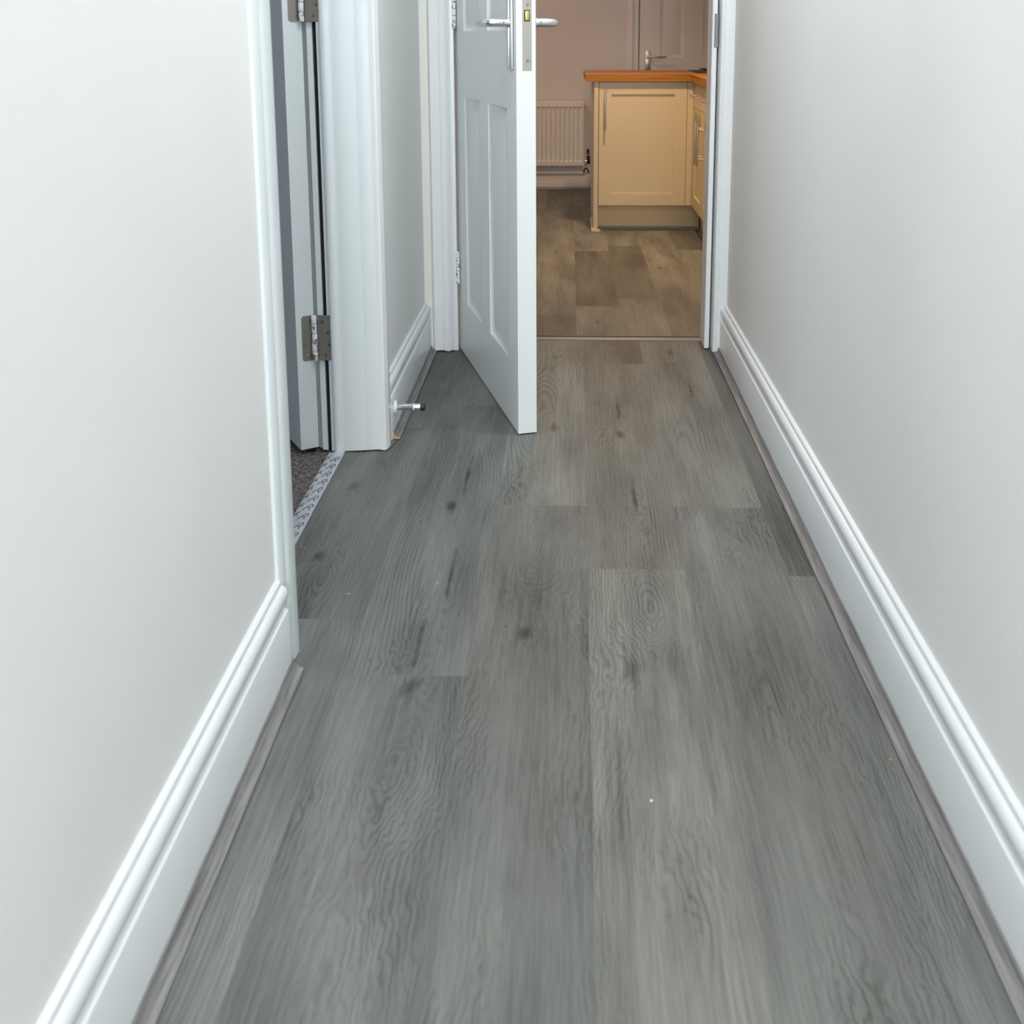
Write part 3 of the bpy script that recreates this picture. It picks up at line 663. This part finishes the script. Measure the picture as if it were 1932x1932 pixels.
grid = [[bm.verts.new((cx, max(dz, (cd if (cd == .0105 and on) else (cd if cd != .0105 else 0))), z)) for cx, cd in cols_] for z, dz, on in rows_]
for j in range(len(rows_) - 1):
    for i in range(len(cols_) - 1): bm.faces.new((grid[j][i], grid[j][i + 1], grid[j + 1][i + 1], grid[j + 1][i]))
obj('front_panel', bm, M['rad'], rd, smooth=.35)
obj('body', box(RX0 + .002, RX1 - .002, .014, .050, RZ0 + .002, RZ1 - .002), M['rad'], rd)
obj('frame', box(RX0 - .001, RX1 + .001, .0118, .0135, RZ0 - .001, RZ1 + .001), M['rad'], rd)
bm = bmesh.new(); bx(bm, RX0, RX1, .004, .050, RZ1, RZ1 + .006)
gx = RX0 + .01
while gx < RX1 - .01: bx(bm, gx, gx + .0045, .004, .05, RZ1 + .006, RZ1 + .011); gx += .009
obj('top_grille', bm, M['rad'], rd)
obj('vent_plug', tube(bmesh.new(), [(RX1 + .001, .03, RZ1 - .025), (RX1 + .010, .03, RZ1 - .025)], .007, 12), M['handle_metal'], rd)
obj('bracket', box(RX0 + .2, RX0 + .23, .05, .069, .1, .45), M['rad'], rd); obj('bracket', box(RX1 - .2, RX1 - .17, .05, .069, .1, .45), M['rad'], rd)
vl = obj('valve', tube(bmesh.new(), [(.152, .03, .102), (.152, .03, .09), (.154, .03, .048), (.154, .03, .040)], [.010, .013, .012, .007], 16), M['black'], rd)
obj('tail', tube(bmesh.new(), [(.119, .03, .064), (.133, .03, .064), (.146, .03, .066)], [.006, .0075, .006], 12), M['chrome'], rd)
obj('drop_pipe', tube(bmesh.new(), [(.154, .03, .046), (.154, .03, .0), (.154, .031, -.05), (.154, .031, -.120)], .006, 10), M['rad'], rd)
obj('cap', tube(bmesh.new(), [(.150, .05, .128), (.150, .05, .118), (.150, .05, .113)], [.008, .015, .008], 14), M['red'], rd)
obj('cap', tube(bmesh.new(), [(.150, .05, .150), (.150, .05, .128)], .010, 12), M['black'], rd)
hp = obj('heating_pipe', tube(bmesh.new(), [(KX0 + .02, 7.811, -.030), (.118, 7.811, -.024), (.128, 7.811, -.022)], .0085, 12), M['rad'])
hp.parent = rd; hp.location = (0, -7.77, 0)
pc = obj('pipe_elbow', tube(bmesh.new(), [tuple(v_) for v_ in bez((.118, 7.795, -.018), (.124, 7.790, .018), (.142, 7.795, .008), 8)] + [(.152, 7.797, -.010), (.156, 7.798, -.026)], .0058, 10), M['black']); pc.parent = hp
pc['label'] = 'bent black elbow'
# door_3 in the kitchen back wall
d3 = empty('door_3', (.5225, KY + .004, KZ + .004)); tag(d3, 'white panelled door in the kitchen back wall above the worktop', 'door', kind='structure')
obj('leaf', panel_leaf(.762, 1.98, .035, [(.150, .3235), (.4615, .635)], [(.16, .80), (.976, 1.62), (1.70, 1.87)]), M['rad'], d3)
hd = empty('lever_handle'); hd.parent = d3
obj('backplate', box(.043, .082, -.007, -.0005, .865, 1.023, .002, 2), M['handle_metal'], hd)
obj('lever', tube(bmesh.new(), [(.062, -.006, .977), (.062, -.035, .977), (.067, -.046, .977), (.080, -.050, .977), (.19, -.048, .978), (.196, -.046, .978)], [.008, .008, .008, .0075, .0065, .004], 12), M['handle_metal'], hd)
obj('rose', tube(bmesh.new(), [(.062, -.006, .977), (.062, -.012, .977)], .016, 16), M['chrome'], hd)
obj('keyhole_cover', tube(bmesh.new(), [(.062, -.006, .918), (.062, -.010, .918)], .009, 14), M['chrome'], hd)
bm = bmesh.new(); A3P = [(.4365, KY), (.4365, KY - .012), (.440, KY - .016), (.468, KY - .017), (.472, KY - .013), (.480, KY - .012), (.480, KY)]
prism(bm, A3P, zed, KZ + .001, 1.88); struct('trim_15', bm, M['rad'], 'architrave left of the kitchen back door', 'architrave')
struct('trim_16', box(.4805, .5135, KY - .006, KY + .02, KZ, 1.84, .001, 1), M['rad'], 'door lining left of the kitchen back door', 'door lining')
struct('trim_17', prism(bmesh.new(), [(2.605 - .78 - a, b) for a, b in A3P], zed, KZ + .001, 1.88), M['rad'], 'architrave right of the kitchen back door', 'architrave')

# ------------------------------------------------------------------ small debris on the hall floor
def splinter(x, y, rz, l, w_, lab):
    bm = bmesh.new(); tube(bm, [(-l / 2, 0, 0), (-l * .1, w_ * .6, .0004), (l / 2, 0, 0)], [w_ * .15, w_ / 2, w_ * .12], 6)
    o = obj('wood_splinter', bm, mat('splinter_wood', (.62, .55, .38), .7), None, (x, y, w_ * .5 + .0003)); o.rotation_euler = (0, 0, rz); tag(o, lab, 'wood splinter')
splinter(-.235, 1.763, 1.1, .011, .0014, 'tiny pale splinter lying on the floor near mid-hallway')
splinter(-.389, 1.721, -.5, .010, .0014, 'tiny pale splinter lying near the bedroom doorway')
def crumb(x, y, r, lab, nm, m, cat):
    bm = bmesh.new(); bmesh.ops.create_icosphere(bm, subdivisions=2, radius=r)
    for v_ in bm.verts: v_.co *= random.uniform(.75, 1.15); v_.co.z *= .5
    tag(obj(nm, bm, m, None, (x, y, r * .55)), lab, cat)
gm = mat('dark_grit', (.03, .025, .02), .9); pm = mat('pale_chip', (.7, .68, .62), .8); om = mat('orange_chip', (.5, .25, .12), .8)
crumb(-.3, 2.01, .0014, 'black speck on the floor in front of the bedroom doorway', 'grit', gm, 'speck')
crumb(-.102, 1.625, .0016, 'black speck in the middle of the hallway floor', 'grit', gm, 'speck')
crumb(-.314, 1.523, .0013, 'black speck on the floor below the near bedroom architrave', 'grit', gm, 'speck')
crumb(.111, 1.219, .0022, 'pale chip lying on the floor nearest the viewpoint', 'paint_chip', pm, 'chip')
crumb(.445, 1.308, .0018, 'yellowish chip beside the right scotia', 'paint_chip', om, 'chip')
crumb(-.12, 2.193, .0012, 'white speck on the floor ahead of the open door', 'paint_chip', pm, 'chip')
crumb(.353, 1.843, .0013, 'orange chip on the dark plank near the right wall', 'paint_chip', om, 'chip')
crumb(-.5415, 2.262, .0035, 'black crumb stuck on the printed carpet strip', 'grit', gm, 'speck')
